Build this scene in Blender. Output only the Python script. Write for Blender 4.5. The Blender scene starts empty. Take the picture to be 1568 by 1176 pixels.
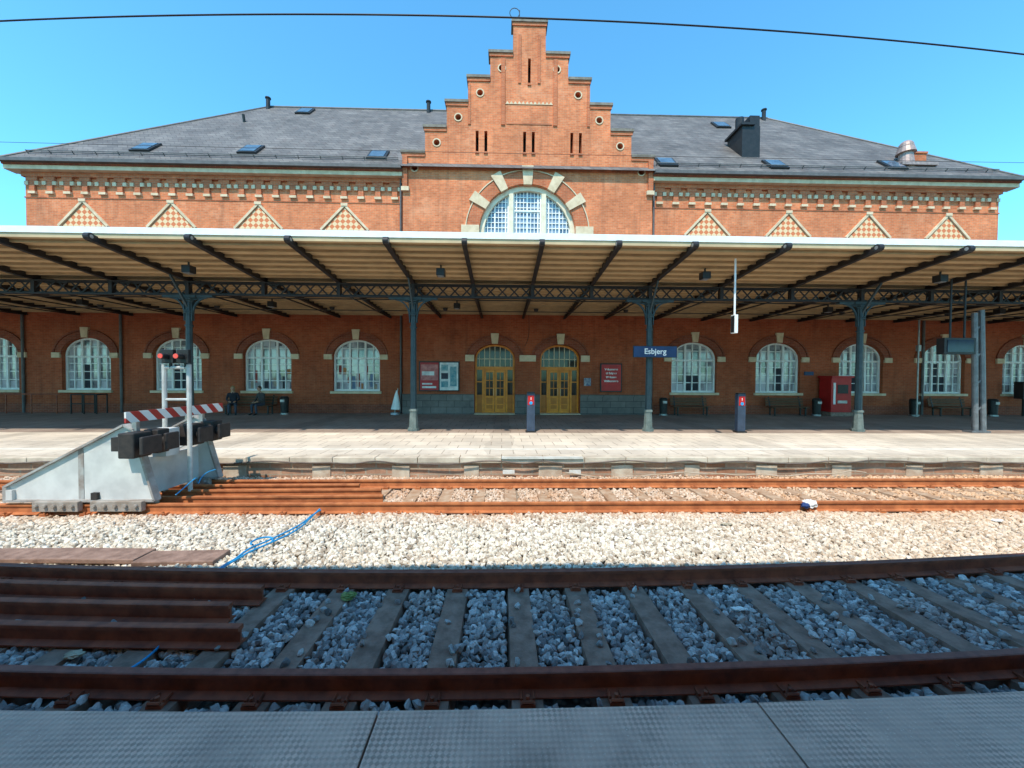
import bpy, math, random
import numpy as np
from mathutils import Vector, Matrix
random.seed(3); rng=np.random.default_rng(5)
scene=bpy.context.scene
scene.view_settings.view_transform='Standard'; scene.view_settings.look='None'; scene.view_settings.exposure=0
EYE=2.23; C=1.31; PF=0.28; PN=0.53; RC=72.0
def yc(x): return x*x/(2*RC)

# ---------------- materials ----------------
def base(name):
    m=bpy.data.materials.new(name); m.use_nodes=True
    nt=m.node_tree; b=nt.nodes['Principled BSDF']; return m,nt,b
def c4(c): return (c[0],c[1],c[2],1)
def noise(nt,scale,detail=3,vec=None,rough=.6):
    n=nt.nodes.new('ShaderNodeTexNoise'); n.inputs['Scale'].default_value=scale; n.inputs['Detail'].default_value=detail; n.inputs['Roughness'].default_value=rough
    if vec is None:
        g=nt.nodes.new('ShaderNodeNewGeometry'); vec=g.outputs['Position']
    nt.links.new(vec,n.inputs['Vector']); return n.outputs['Fac']
def ramp(nt,fac,stops):
    r=nt.nodes.new('ShaderNodeValToRGB'); e=r.color_ramp.elements
    while len(e)<len(stops): e.new(.5)
    for i,(p,c) in enumerate(stops): e[i].position=p; e[i].color=c4(c)
    nt.links.new(fac,r.inputs['Fac']); return r.outputs['Color']
def mix(nt,f,a,b,mode='MIX'):
    n=nt.nodes.new('ShaderNodeMix'); n.data_type='RGBA'; n.blend_type=mode
    for s,v in ((n.inputs[0],f),(n.inputs[6],a),(n.inputs[7],b)):
        if isinstance(v,(int,float)): s.default_value=v
        elif isinstance(v,tuple): s.default_value=c4(v)
        else: nt.links.new(v,s)
    return n.outputs[2]
def mth(nt,op,a,b=None,c=None):
    n=nt.nodes.new('ShaderNodeMath'); n.operation=op
    for i,v in enumerate((a,b,c)):
        if v is None: continue
        if isinstance(v,(int,float)): n.inputs[i].default_value=v
        else: nt.links.new(v,n.inputs[i])
    return n.outputs[0]
def bump(nt,b,h,strength=.3,dist=.02):
    n=nt.nodes.new('ShaderNodeBump'); n.inputs['Strength'].default_value=strength; n.inputs['Distance'].default_value=dist
    nt.links.new(h,n.inputs['Height']); nt.links.new(n.outputs[0],b.inputs['Normal'])
def M(name,c1,c2=None,scale=6,rough=.8,metal=0,bmp=0,bscale=30,spec=.3):
    m,nt,b=base(name)
    if c2 is None: c2=tuple(x*.7 for x in c1)
    f=noise(nt,scale); nt.links.new(ramp(nt,f,[(.35,c1),(.65,c2)]),b.inputs['Base Color'])
    b.inputs['Roughness'].default_value=rough; b.inputs['Metallic'].default_value=metal; b.inputs['Specular IOR Level'].default_value=spec
    if bmp: bump(nt,b,noise(nt,bscale,2),bmp,.01)
    return m
def uvz(nt,swap=False):
    g=nt.nodes.new('ShaderNodeNewGeometry'); s=nt.nodes.new('ShaderNodeSeparateXYZ'); nt.links.new(g.outputs['Position'],s.inputs[0])
    u=mth(nt,'ADD',s.outputs[0],s.outputs[1]); cb=nt.nodes.new('ShaderNodeCombineXYZ')
    nt.links.new(u,cb.inputs[0]); nt.links.new(s.outputs[2],cb.inputs[1]); return cb.outputs[0],s,g
def brickmat(name,c1,c2,mortar,bw=.25,rh=.085,ms=.008,var=.35,vscale=.5,rough=.85,vec=None,offset=.5,pale=None,streak=0,ground=None):
    m,nt,b=base(name)
    v,s,g=uvz(nt)
    if vec=='xy':
        v=g.outputs['Position']
    t=nt.nodes.new('ShaderNodeTexBrick'); nt.links.new(v,t.inputs['Vector'])
    t.inputs['Color1'].default_value=c4(c1); t.inputs['Color2'].default_value=c4(c2); t.inputs['Mortar'].default_value=c4(mortar)
    t.inputs['Scale'].default_value=1; t.inputs['Mortar Size'].default_value=ms; t.inputs['Brick Width'].default_value=bw; t.inputs['Row Height'].default_value=rh
    t.inputs['Mortar Smooth'].default_value=.1; t.offset=offset
    f=noise(nt,vscale,6); k=ramp(nt,f,[(.3,(1-var,)*3),(.7,(1+var*.4,)*3)])
    f2=noise(nt,vscale*9,3); k2=ramp(nt,f2,[(.3,(.86,)*3),(.7,(1.1,)*3)])
    c=mix(nt,1.0,t.outputs['Color'],k,'MULTIPLY'); c=mix(nt,1.0,c,k2,'MULTIPLY')
    if pale:
        f3=noise(nt,vscale*2.2,5,rough=.7); c=mix(nt,ramp(nt,f3,[(.52,(0,)*3),(.72,(.35,)*3)]),c,pale)
    if streak:
        mp=nt.nodes.new('ShaderNodeMapping'); mp.inputs['Scale'].default_value=(3,3,.25); nt.links.new(g.outputs['Position'],mp.inputs[0])
        f4=noise(nt,1.0,4,vec=mp.outputs[0]); c=mix(nt,ramp(nt,f4,[(.52,(0,)*3),(.78,(streak,)*3)]),c,(.13,.06,.04))
    if ground:   # canopy shade painted into the brick colour of the ground storey
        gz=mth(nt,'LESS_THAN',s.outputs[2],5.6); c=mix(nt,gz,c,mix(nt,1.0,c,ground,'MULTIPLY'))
    nt.links.new(c,b.inputs['Base Color']); b.inputs['Roughness'].default_value=rough; b.inputs['Specular IOR Level'].default_value=.2
    return m
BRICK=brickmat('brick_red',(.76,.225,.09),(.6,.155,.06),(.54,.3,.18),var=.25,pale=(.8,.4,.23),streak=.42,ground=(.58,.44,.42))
BRICKU=brickmat('brick_red_moulded',(.62,.17,.07),(.48,.12,.05),(.45,.25,.15),var=.25,streak=.3)
BRICKD=brickmat('brick_dark',(.34,.08,.038),(.25,.055,.03),(.27,.14,.1),streak=.4)
SLATE=brickmat('slate',(.2,.175,.16),(.135,.12,.113),(.06,.052,.05),bw=.5,rh=.28,ms=.012,var=.35,vscale=.7,rough=.6,streak=.25)
GRANITE=brickmat('granite_block',(.22,.18,.16),(.16,.135,.12),(.08,.068,.06),bw=.8,rh=.32,ms=.012)
CREAM=M('sandstone',(.72,.55,.37),(.56,.41,.26),3)
COPE=M('coping_stone',(.25,.21,.17),(.16,.13,.1),4)
WHITE=M('white_paint',(.84,.82,.78),(.76,.74,.7),4,rough=.45)
SOFFIT=M('cream_boards',(.6,.43,.24),(.48,.34,.19),1.3,rough=.6)
STEEL=M('dark_steel',(.035,.028,.026),(.022,.018,.018),5,rough=.5)
TEAL=M('cast_iron_teal',(.045,.07,.078),(.03,.05,.058),6,rough=.45)
TEALL=M('cast_iron_base',(.18,.21,.19),(.1,.13,.12),6,rough=.6)
GREY=M('galvanised',(.42,.41,.4),(.3,.29,.29),6,rough=.4,metal=.6)
BLACK=M('black_paint',(.02,.02,.02),(.03,.028,.028),6,rough=.4)
CONC=M('sleeper_concrete',(.33,.21,.16),(.19,.115,.085),7,bmp=.4,bscale=60)
CONCL=M('sleeper_concrete_pale',(.5,.35,.23),(.36,.2,.11),6,bmp=.3)
RUSTO=M('rust_orange',(.52,.18,.065),(.35,.11,.04),5,rough=.8,bmp=.2)
RUSTD=M('rust_dark',(.36,.1,.05),(.19,.055,.032),6,rough=.6,bmp=.2)
RUSTTOP=M('rail_head_worn',(.27,.1,.07),(.17,.06,.045),9,rough=.45,metal=.15)
PLASTER=M('frame_grey_white',(.64,.63,.6),(.5,.49,.47),2.5,rough=.6)
RED=M('red_enamel',(.5,.02,.02),(.4,.015,.015),4,rough=.35)
BLUE=M('blue_enamel',(.02,.045,.13),(.015,.035,.1),4,rough=.35)
BLUEP=M('blue_plastic',(.03,.32,.62),(.02,.25,.5),8,rough=.4)
WOOD=M('bench_wood',(.16,.07,.035),(.1,.045,.02),9,rough=.6)
OCHRE=M('door_ochre',(.82,.27,.025),(.66,.19,.016),4,rough=.35)
OCHRED=M('door_panel_ochre',(.56,.16,.014),(.44,.12,.01),4,rough=.35)
DARKIN=M('dark_interior',(.02,.017,.015),(.03,.025,.02),3)
ZINC=M('gutter_zinc',(.13,.12,.115),(.09,.08,.077),3,rough=.5)
SKIN=M('skin',(.5,.28,.19),(.45,.25,.17),9,rough=.5)
def glassmat(name,lo,hi,cell=.37,bias=.5,spec=.9):
    m,nt,b=base(name); v,s,g=uvz(nt)
    x=mth(nt,'FLOOR',mth(nt,'DIVIDE',mth(nt,'ADD',s.outputs[0],s.outputs[1]),cell)); z=mth(nt,'FLOOR',mth(nt,'DIVIDE',s.outputs[2],.62))
    cb=nt.nodes.new('ShaderNodeCombineXYZ'); nt.links.new(x,cb.inputs[0]); nt.links.new(z,cb.inputs[1])
    w=nt.nodes.new('ShaderNodeTexWhiteNoise'); nt.links.new(cb.outputs[0],w.inputs['Vector'])
    n=noise(nt,2.2,3)
    f=mth(nt,'ADD',mth(nt,'MULTIPLY',w.outputs['Value'],.5),mth(nt,'MULTIPLY',n,.6))
    nt.links.new(ramp(nt,f,[(bias-.2,lo),(bias+.15,hi)]),b.inputs['Base Color'])
    b.inputs['Roughness'].default_value=.06; b.inputs['Specular IOR Level'].default_value=spec
    return m
GLASS=glassmat('window_glass',(.1,.1,.11),(.5,.48,.5))
GLASSU=glassmat('window_glass_upper',(.08,.11,.16),(.24,.29,.36))
GLASSD=glassmat('door_glass',(.012,.01,.008),(.05,.04,.03),cell=.19,spec=.3)
def checker():
    m,nt,b=base('checker_brick'); v,s,g=uvz(nt)
    mp=nt.nodes.new('ShaderNodeMapping'); mp.inputs['Rotation'].default_value=(0,0,math.radians(45)); nt.links.new(v,mp.inputs[0])
    ch=nt.nodes.new('ShaderNodeTexChecker'); ch.inputs['Scale'].default_value=5.2; nt.links.new(mp.outputs[0],ch.inputs[0])
    ch.inputs[1].default_value=c4((.75,.52,.3)); ch.inputs[2].default_value=c4((.62,.17,.065)); nt.links.new(ch.outputs[0],b.inputs['Base Color']); b.inputs['Roughness'].default_value=.85
    return m
CHECK=checker()
def stripes():
    m,nt,b=base('warning_stripes'); v,s,g=uvz(nt)
    f=mth(nt,'FRACT',mth(nt,'MULTIPLY',mth(nt,'ADD',s.outputs[1],s.outputs[2]),3.0))
    f=mth(nt,'GREATER_THAN',f,.5); nt.links.new(mix(nt,f,(.75,.73,.7),(.42,.025,.02)),b.inputs['Base Color']); b.inputs['Roughness'].default_value=.4
    return m
STRIPE=stripes()
def paving():
    m,nt,b=base('platform_paving'); g=nt.nodes.new('ShaderNodeNewGeometry')
    t=nt.nodes.new('ShaderNodeTexBrick'); nt.links.new(g.outputs['Position'],t.inputs['Vector'])
    t.inputs['Color1'].default_value=c4((.74,.63,.5)); t.inputs['Color2'].default_value=c4((.64,.54,.43)); t.inputs['Mortar'].default_value=c4((.38,.3,.23))
    t.inputs['Scale'].default_value=1; t.inputs['Mortar Size'].default_value=.012; t.inputs['Brick Width'].default_value=.6; t.inputs['Row Height'].default_value=.6
    c=mix(nt,1.0,t.outputs['Color'],ramp(nt,noise(nt,.5,6),[(.35,(.78,)*3),(.65,(1.08,)*3)]),'MULTIPLY')
    c=mix(nt,ramp(nt,noise(nt,3.2,5),[(.58,(0,)*3),(.7,(.4,)*3)]),c,(.3,.23,.18))
    s=nt.nodes.new('ShaderNodeSeparateXYZ'); nt.links.new(g.outputs['Position'],s.inputs[0])
    u=mth(nt,'ADD',s.outputs[0],mth(nt,'MULTIPLY',noise(nt,.6,2),.8))
    f=mth(nt,'LESS_THAN',mth(nt,'FRACT',mth(nt,'MULTIPLY',u,.13)),.1); f=mth(nt,'MULTIPLY',f,.3)  # darker cross bands: shadow strips painted into the paving colour
    c=mix(nt,f,c,(.3,.25,.2))
    # same paving, multiplied darker under the canopy to paint in its shade
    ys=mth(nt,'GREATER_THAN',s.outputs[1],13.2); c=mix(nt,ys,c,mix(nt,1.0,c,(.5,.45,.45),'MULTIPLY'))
    nt.links.new(c,b.inputs['Base Color']); b.inputs['Roughness'].default_value=.8; b.inputs['Specular IOR Level'].default_value=.2
    return m
PAVE=paving()
def tactile():
    m,nt,b=base('tactile_rubber'); g=nt.nodes.new('ShaderNodeNewGeometry'); s=nt.nodes.new('ShaderNodeSeparateXYZ'); nt.links.new(g.outputs['Position'],s.inputs[0])
    k=2*math.pi/.056
    wob=mth(nt,'MULTIPLY',noise(nt,14,2),.012)
    a=mth(nt,'SINE',mth(nt,'MULTIPLY',mth(nt,'ADD',mth(nt,'ADD',s.outputs[0],s.outputs[1]),wob),k)); c=mth(nt,'SINE',mth(nt,'MULTIPLY',mth(nt,'ADD',mth(nt,'SUBTRACT',s.outputs[0],s.outputs[1]),wob),k))
    h=mth(nt,'MULTIPLY',a,c); h01=mth(nt,'MULTIPLY_ADD',h,.5,.5)
    n=noise(nt,2.5,8); col=ramp(nt,n,[(.3,(.72,.46,.36)),(.7,(.46,.3,.24))])
    k2=ramp(nt,h01,[(.35,(.62,)*3),(.65,(1.15,)*3)]); 
    wear=noise(nt,3,5); col=mix(nt,ramp(nt,wear,[(.4,(.15,)*3),(.62,(1,)*3)]),col,mix(nt,1.0,col,k2,'MULTIPLY'))
    sp=noise(nt,90,2); col=mix(nt,ramp(nt,sp,[(.64,(0,)*3),(.72,(.6,)*3)]),col,(.8,.62,.5))
    st_=noise(nt,.9,6); col=mix(nt,ramp(nt,st_,[(.55,(0,)*3),(.68,(.5,)*3)]),col,(.2,.13,.1))
    nt.links.new(col,b.inputs['Base Color']); b.inputs['Roughness'].default_value=.55; bump(nt,b,h01,.5,.005); return m
TACT=tactile()
def groundmat(name,c1,c2):
    m,nt,b=base(name); vo=nt.nodes.new('ShaderNodeTexVoronoi'); vo.inputs['Scale'].default_value=18
    g=nt.nodes.new('ShaderNodeNewGeometry'); nt.links.new(g.outputs['Position'],vo.inputs['Vector'])
    c=ramp(nt,vo.outputs['Distance'],[(.0,c1),(.6,c2)]); nt.links.new(c,b.inputs['Base Color']); b.inputs['Roughness'].default_value=.9
    bump(nt,b,mth(nt,'MULTIPLY',vo.outputs['Distance'],-1),.8,.05); return m
GROUND=groundmat('gravel_ground',(.3,.25,.2),(.06,.048,.04)); GROUNDP=groundmat('gravel_fines',(.55,.45,.34),(.3,.22,.15))
def stone_mat(name,stops,tint=False):
    m,nt,b=base(name); oi=nt.nodes.new('ShaderNodeObjectInfo')
    c=ramp(nt,oi.outputs['Random'],stops); g=nt.nodes.new('ShaderNodeNewGeometry')
    n=noise(nt,45,2); c=mix(nt,1.0,c,ramp(nt,n,[(.3,(.72,)*3),(.7,(1.15,)*3)]),'MULTIPLY')
    s=nt.nodes.new('ShaderNodeSeparateXYZ'); nt.links.new(g.outputs['Position'],s.inputs[0])
    if tint:
        mr=nt.nodes.new('ShaderNodeMapRange'); mr.inputs[1].default_value=5.9; mr.inputs[2].default_value=7.0; nt.links.new(s.outputs[1],mr.inputs[0])
        nn=noise(nt,1.1,4); f=mth(nt,'MULTIPLY',mr.outputs[0],mth(nt,'MULTIPLY',nn,1.0))
        c=mix(nt,f,c,(.55,.26,.11))
        mr2=nt.nodes.new('ShaderNodeMapRange'); mr2.inputs[1].default_value=2; mr2.inputs[2].default_value=11; nt.links.new(s.outputs[0],mr2.inputs[0])
        c=mix(nt,mth(nt,'MULTIPLY',mr2.outputs[0],.5),c,(.7,.4,.19))
        nn2=noise(nt,.8,3); c=mix(nt,ramp(nt,nn2,[(.54,(0,)*3),(.72,(.25,)*3)]),c,(.55,.38,.25))
    else:
        nn=noise(nt,1.3,4); f=ramp(nt,nn,[(.5,(0,)*3),(.7,(.5,)*3)]); c=mix(nt,f,c,(.3,.18,.13))
    nt.links.new(c,b.inputs['Base Color']); b.inputs['Roughness'].default_value=.85; b.inputs['Specular IOR Level'].default_value=.25
    return m
STN=stone_mat('ballast_grey',[(0,(.13,.12,.12)),(.35,(.32,.3,.3)),(.75,(.5,.48,.47)),(1,(.68,.65,.63))])
STW=stone_mat('ballast_pale',[(0,(.36,.29,.22)),(.3,(.62,.54,.43)),(.8,(.76,.69,.57)),(1,(.84,.79,.7))],True)

# ---------------- mesh builder ----------------
class MB:
    def __init__(s): s.v=[];s.f=[];s.m=[]
    def add(s,vs,fs,mi=0):
        o=len(s.v); s.v+= [tuple(v) for v in vs]; s.f+=[tuple(i+o for i in f) for f in fs]; s.m+=[mi]*len(fs)
    def box(s,x0,x1,y0,y1,z0,z1,mi=0):
        if x0>x1:x0,x1=x1,x0
        s.add([(x0,y0,z0),(x1,y0,z0),(x1,y1,z0),(x0,y1,z0),(x0,y0,z1),(x1,y0,z1),(x1,y1,z1),(x0,y1,z1)],
              [(0,3,2,1),(4,5,6,7),(0,1,5,4),(1,2,6,5),(2,3,7,6),(3,0,4,7)],mi)
    def beam(s,p0,p1,w,h,mi=0,up=(0,0,1)):
        p0=Vector(p0);p1=Vector(p1);d=(p1-p0).normalized();u=Vector(up)
        r=d.cross(u)
        if r.length<1e-4: r=d.cross(Vector((0,1,0)))
        r.normalize();u=r.cross(d);r=r*w/2;u=u*h/2
        vs=[p0-r-u,p0+r-u,p0+r+u,p0-r+u,p1-r-u,p1+r-u,p1+r+u,p1-r+u]
        s.add(vs,[(0,3,2,1),(4,5,6,7),(0,1,5,4),(1,2,6,5),(2,3,7,6),(3,0,4,7)][::1],mi)
    def cyl(s,p0,p1,r0,r1=None,n=12,mi=0):
        if r1 is None:r1=r0
        p0=Vector(p0);p1=Vector(p1);d=(p1-p0).normalized();a=Vector((0,0,1)) if abs(d.z)<.9 else Vector((1,0,0))
        u=d.cross(a).normalized();w=d.cross(u);vs=[]
        for p,r in((p0,r0),(p1,r1)):
            for i in range(n):
                t=2*math.pi*i/n; vs.append(p+u*r*math.cos(t)+w*r*math.sin(t))
        s.add(vs,[(i,(i+1)%n,n+(i+1)%n,n+i) for i in range(n)]+[tuple(range(n))[::-1],tuple(range(n,2*n))],mi)
    def prism(s,poly,y0,y1,mi=0):
        n=len(poly); vs=[(x,y0,z) for x,z in poly]+[(x,y1,z) for x,z in poly]
        s.add(vs,[tuple(range(n)),tuple(range(2*n-1,n-1,-1))]+[(i,n+i,n+(i+1)%n,(i+1)%n) for i in range(n)],mi)
    def prismx(s,poly,x0,x1,mi=0):
        n=len(poly); vs=[(x0,y,z) for y,z in poly]+[(x1,y,z) for y,z in poly]
        s.add(vs,[tuple(range(n))[::-1],tuple(range(n,2*n))]+[(i,(i+1)%n,n+(i+1)%n,n+i) for i in range(n)],mi)
    def arch(s,cx,cz,rx,rz,t,a0,a1,y0,y1,n=14,mi=0):
        for i in range(n):
            A=math.radians(a0+(a1-a0)*i/n);B=math.radians(a0+(a1-a0)*(i+1)/n)
            s.prism([(cx+rx*math.cos(A),cz+rz*math.sin(A)),(cx+rx*math.cos(B),cz+rz*math.sin(B)),(cx+(rx+t)*math.cos(B),cz+(rz+t)*math.sin(B)),(cx+(rx+t)*math.cos(A),cz+(rz+t)*math.sin(A))][::-1],y0,y1,mi)
    def sph(s,c,r,n=12,m=8,mi=0,sc=(1,1,1)):
        vs=[];
        for j in range(m+1):
            p=math.pi*j/m
            for i in range(n):
                t=2*math.pi*i/n; vs.append((c[0]+r*sc[0]*math.sin(p)*math.cos(t),c[1]+r*sc[1]*math.sin(p)*math.sin(t),c[2]+r*sc[2]*math.cos(p)))
        s.add(vs,[(j*n+i,(j+1)*n+i,(j+1)*n+(i+1)%n,j*n+(i+1)%n) for j in range(m) for i in range(n)],mi)
    def obj(s,name,mats,parent=None,smooth=False,fix=True,bevel=0):
        me=bpy.data.meshes.new(name); me.from_pydata(s.v,[],s.f)
        for m in (mats if isinstance(mats,(list,tuple)) else [mats]): me.materials.append(m)
        me.polygons.foreach_set('material_index',s.m)
        if smooth: me.polygons.foreach_set('use_smooth',[True]*len(s.f))
        me.update()
        if fix:
            import bmesh
            bm=bmesh.new(); bm.from_mesh(me); bmesh.ops.recalc_face_normals(bm,faces=bm.faces); bm.to_mesh(me); bm.free()
        o=bpy.data.objects.new(name,me); scene.collection.objects.link(o)
        if parent: o.parent=parent
        if bevel:
            b=o.modifiers.new('bevel','BEVEL'); b.width=bevel; b.segments=2; b.limit_method='ANGLE'
        return o
def empty(name):
    o=bpy.data.objects.new(name,None); scene.collection.objects.link(o); return o
def wall(name,outer,holes,y0,y1,mat_,parent):
    cu=bpy.data.curves.new(name,'CURVE'); cu.dimensions='2D'; cu.fill_mode='BOTH'; cu.extrude=(y1-y0)/2
    for lp in [outer]+holes:
        sp=cu.splines.new('POLY'); sp.points.add(len(lp)-1)
        for i,(x,z) in enumerate(lp): sp.points[i].co=(x,z,0,1)
        sp.use_cyclic_u=True
    t=bpy.data.objects.new('tmp',cu); scene.collection.objects.link(t); bpy.context.view_layer.update()
    dg=bpy.context.evaluated_depsgraph_get(); me=bpy.data.meshes.new_from_object(t.evaluated_get(dg))
    bpy.data.objects.remove(t); me.name=name
    ym=(y0+y1)/2
    for v in me.vertices:
        x,y,z=v.co; v.co=(x,ym-z,y)
    me.materials.clear(); me.materials.append(mat_)
    for p in me.polygons: p.material_index=0; p.use_smooth=False
    o=bpy.data.objects.new(name,me); scene.collection.objects.link(o); o.parent=parent; return o
def archloop(cx,hw,z0,zs,rise,n=16):
    return [(cx-hw,z0),(cx+hw,z0)]+[(cx+hw*math.cos(math.pi*i/n),zs+rise*math.sin(math.pi*i/n)) for i in range(n+1)]
def circ(cx,cz,r,n=14): return [(cx+r*math.cos(2*math.pi*i/n),cz+r*math.sin(2*math.pi*i/n)) for i in range(n)]
def rect(x0,x1,z0,z1): return [(x0,z0),(x1,z0),(x1,z1),(x0,z1)]

# ---------------- station building ----------------
B=empty('station_building')
Y0=20.0; YG=19.7
wins=[8.8+4.5*k for k in range(6)]
WH=1.2; WZ0=1.41; WZS=3.2; WR=.86
for sgn,nm in((-1,'wing_wall_left'),(1,'wing_wall_right')):
    xs=sorted((C+sgn*25.1,C+sgn*6.34))
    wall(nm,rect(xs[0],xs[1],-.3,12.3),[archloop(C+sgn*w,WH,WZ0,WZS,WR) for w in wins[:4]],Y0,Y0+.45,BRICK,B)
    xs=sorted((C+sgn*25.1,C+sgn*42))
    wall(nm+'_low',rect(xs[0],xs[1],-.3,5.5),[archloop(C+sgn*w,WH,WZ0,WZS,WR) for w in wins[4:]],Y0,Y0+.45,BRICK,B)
mb=MB()
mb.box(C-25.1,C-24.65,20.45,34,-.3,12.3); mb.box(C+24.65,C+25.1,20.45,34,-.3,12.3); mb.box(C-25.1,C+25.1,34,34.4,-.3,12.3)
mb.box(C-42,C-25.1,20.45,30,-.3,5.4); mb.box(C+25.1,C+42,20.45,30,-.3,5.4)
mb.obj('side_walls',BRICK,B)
fr=MB();gl=MB();st=MB();br=MB();bu=MB()
def window(cx,yf,hw,z0,zs,rise,ncol=6,step=.42):
    yb=yf+.22
    gl.prism(archloop(cx,hw-.01,z0,zs,rise-.01),yb+.05,yb+.07)
    fr.arch(cx,zs,hw-.09,rise-.09,.09,0,180,yb-.05,yb+.045,14)
    for s in(-1,1): fr.box(cx+s*hw,cx+s*(hw-.09),yb-.05,yb+.045,z0,zs)
    fr.box(cx-hw+.09,cx+hw-.09,yb-.048,yb+.043,z0,z0+.1)
    for i in range(1,ncol):
        dx=-hw+2*hw*i/ncol; thick=.05 if ncol==6 and i%2==0 else .022
        top=zs+rise*math.sqrt(max(0,1-(dx/hw)**2))-.05
        fr.box(cx+dx-thick,cx+dx+thick,yb-(.04 if thick>.03 else .02),yb+.04,z0+.1,top)
    fr.box(cx-hw+.09,cx+hw-.09,yb-.046,yb+.038,zs-.14,zs-.04)
    z=z0+.1+step
    while z<zs+rise-.15:
        h=hw if z<zs else hw*math.sqrt(1-((z-zs)/rise)**2)
        if abs(z-(zs-.09))>.12: fr.box(cx-h+.07,cx+h-.07,yb-.015,yb+.036,z-.02,z+.02)
        z+=step
def wtrim(cx,yf,hw,z0,zs,rise):
    br.arch(cx,zs,hw+.01,rise+.01,.3,0,180,yf-.04,yf+.02,16)
    br.arch(cx,zs,hw+.33,rise+.33,.09,0,180,yf-.07,yf+.02,16)
    for s in(-1,1):
        st.box(cx+s*(hw+.02),cx+s*(hw+.42),yf-.09,yf+.02,zs-.16,zs+.1)
    st.prism([(cx-.14,zs+rise-.0),(cx+.14,zs+rise),(cx+.2,zs+rise+.52),(cx-.2,zs+rise+.52)],yf-.1,yf+.02)
    st.box(cx-hw-.1,cx+hw+.1,yf-.1,yf+.15,z0-.12,z0)
for w in wins:
    for s in(-1,1):
        window(C+s*w,Y0,WH,WZ0,WZS,WR); wtrim(C+s*w,Y0,WH,WZ0,WZS,WR)
wd=MB(); r2=random.Random(11)
for cxw in(C-8.8,C-13.3):
    for i in range(9):
        x=cxw-1.0+.23*i; h=r2.uniform(.25,.75); z=WZ0+.12+r2.choice((0,.1,.3,.75)); wd.box(x,x+r2.uniform(.1,.2),Y0+.255+.001*i,Y0+.2585+.001*i,z,z+h,r2.randrange(5))
for cxw in(C+8.8,C+13.3,C+17.8,C+22.3,C-22.3,C-17.8):
    for dx in(-.38,.02):
        if r2.random()<.85: wd.box(cxw+dx+.02,cxw+dx+.34,Y0+.252,Y0+.2545,WZ0+.1,WZ0+.1+r2.choice((.8,1.2,1.5)),0)
wd.obj('window_posters',[M('print_dark',(.04,.04,.05),None,5),M('print_orange',(.5,.2,.08),None,5),M('print_tan',(.4,.3,.22),None,5),M('print_blue',(.15,.2,.3),None,5),M('print_red',(.35,.06,.05),None,5)],B)
# central gable
W=[6.34,5.23,4.15,3.06,1.97,.82]; ZT=[13.4,14.68,15.96,17.2,18.45,20.0]
prof=[]
for i in range(6):
    prof.append((W[i],ZT[i]))
    if i<5: prof.append((W[i+1],ZT[i]))
outer=[(C-6.34,-.3),(C+6.34,-.3)]+[(C+x,z) for x,z in prof]+[(C-x,z) for x,z in prof[::-1]]
holes=[archloop(C-.05,2.45,7.6,9.5,2.45,24)]
DX=1.68
for s in(-1,1): holes.append(archloop(C+s*DX,1.03,-.2,3.15,.72))
ports=[(W[i]-.58,ZT[i]-.72) for i in range(5)]
for x,z in ports:
    for s in(-1,1): holes.append(circ(C+s*x,z,.15))
slits=[]
for gx in(-2.4,0,2.4):
    for s in(-.22,.22): slits.append((C+gx+s,.075,13.55,14.6))
slits.append((C,.07,17.0,18.25))
for x,h,a,b in slits: holes.append(rect(x-h,x+h,a,b))
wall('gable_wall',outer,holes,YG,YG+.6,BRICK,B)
mb=MB(); mb.box(C-5.9,C+5.9,YG+.62,YG+.7,12.5,13.3)
mb.prism([(C-5.1,13.3),(C+5.1,13.3),(C+.7,18.4),(C-.7,18.4)],YG+.62,YG+.7)
for x,z in ports[:]:
    for s in(-1,1): mb.box(C+s*x-.25,C+s*x+.25,YG+.45,YG+.58,z-.25,z+.25) 
mb.obj('dark_recess_backing',DARKIN,B)
for x,z in ports:
    for s in(-1,1): st.arch(C+s*x,z,.155,.155,.055,0,360,YG-.03,YG+.01,16)
cp=MB()
for i in range(6):
    xo=W[i]+.1; xi=(W[i+1] if i<5 else -W[5]-.1)
    if i<5:
        for s in(-1,1):
            cp.box(C+s*xo,C+s*(xi+.004),YG-.1,YG+.7,ZT[i],ZT[i]+.13); bu.box(C+s*(W[i]+.05),C+s*(W[i+1]+.004),YG-.05,YG-.001,ZT[i]-.16,ZT[i]-.003)
    else: cp.box(C-xo,C+xo,YG-.1,YG+.7,ZT[i],ZT[i]+.13); bu.box(C-W[5]-.05,C+W[5]+.05,YG-.05,YG-.001,ZT[i]-.16,ZT[i]-.003)
cp.obj('gable_coping',COPE,B)
for s in(-1,1):
    bu.box(C+s*1.22,C+s*1.42,YG-.06,YG+.01,14.9,18.2); bu.box(C+s*.42,C+s*.56,YG-.05,YG+.01,17.0,19.4)
    bu.box(C+s*2.95,C+s*3.08,YG-.05,YG+.01,14.9,16.9)
    bu.box(C+s*6.1,C+s*6.34,YG-.12,YG-.001,11.7,13.2)
    st.box(C+s*6.02,C+s*6.4,YG-.14,YG-.002,11.5,11.7)
for i in range(12):
    x=C-1.1+i*.2; st.prism([(x-.1,15.95),(x+.1,15.95),(x,16.1)],YG-.03,YG+.01)
for x,h,a,b in slits: bu.box(x-h-.02,x+h+.02,YG-.06,YG+.02,a-.1,a-.005)
for dz in(12.75,14.95): bu.box(C-(6.0 if dz<13 else 1.15),C+(6.0 if dz<13 else 1.15),YG-.025,YG+.01,dz,dz+.07)
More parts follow.
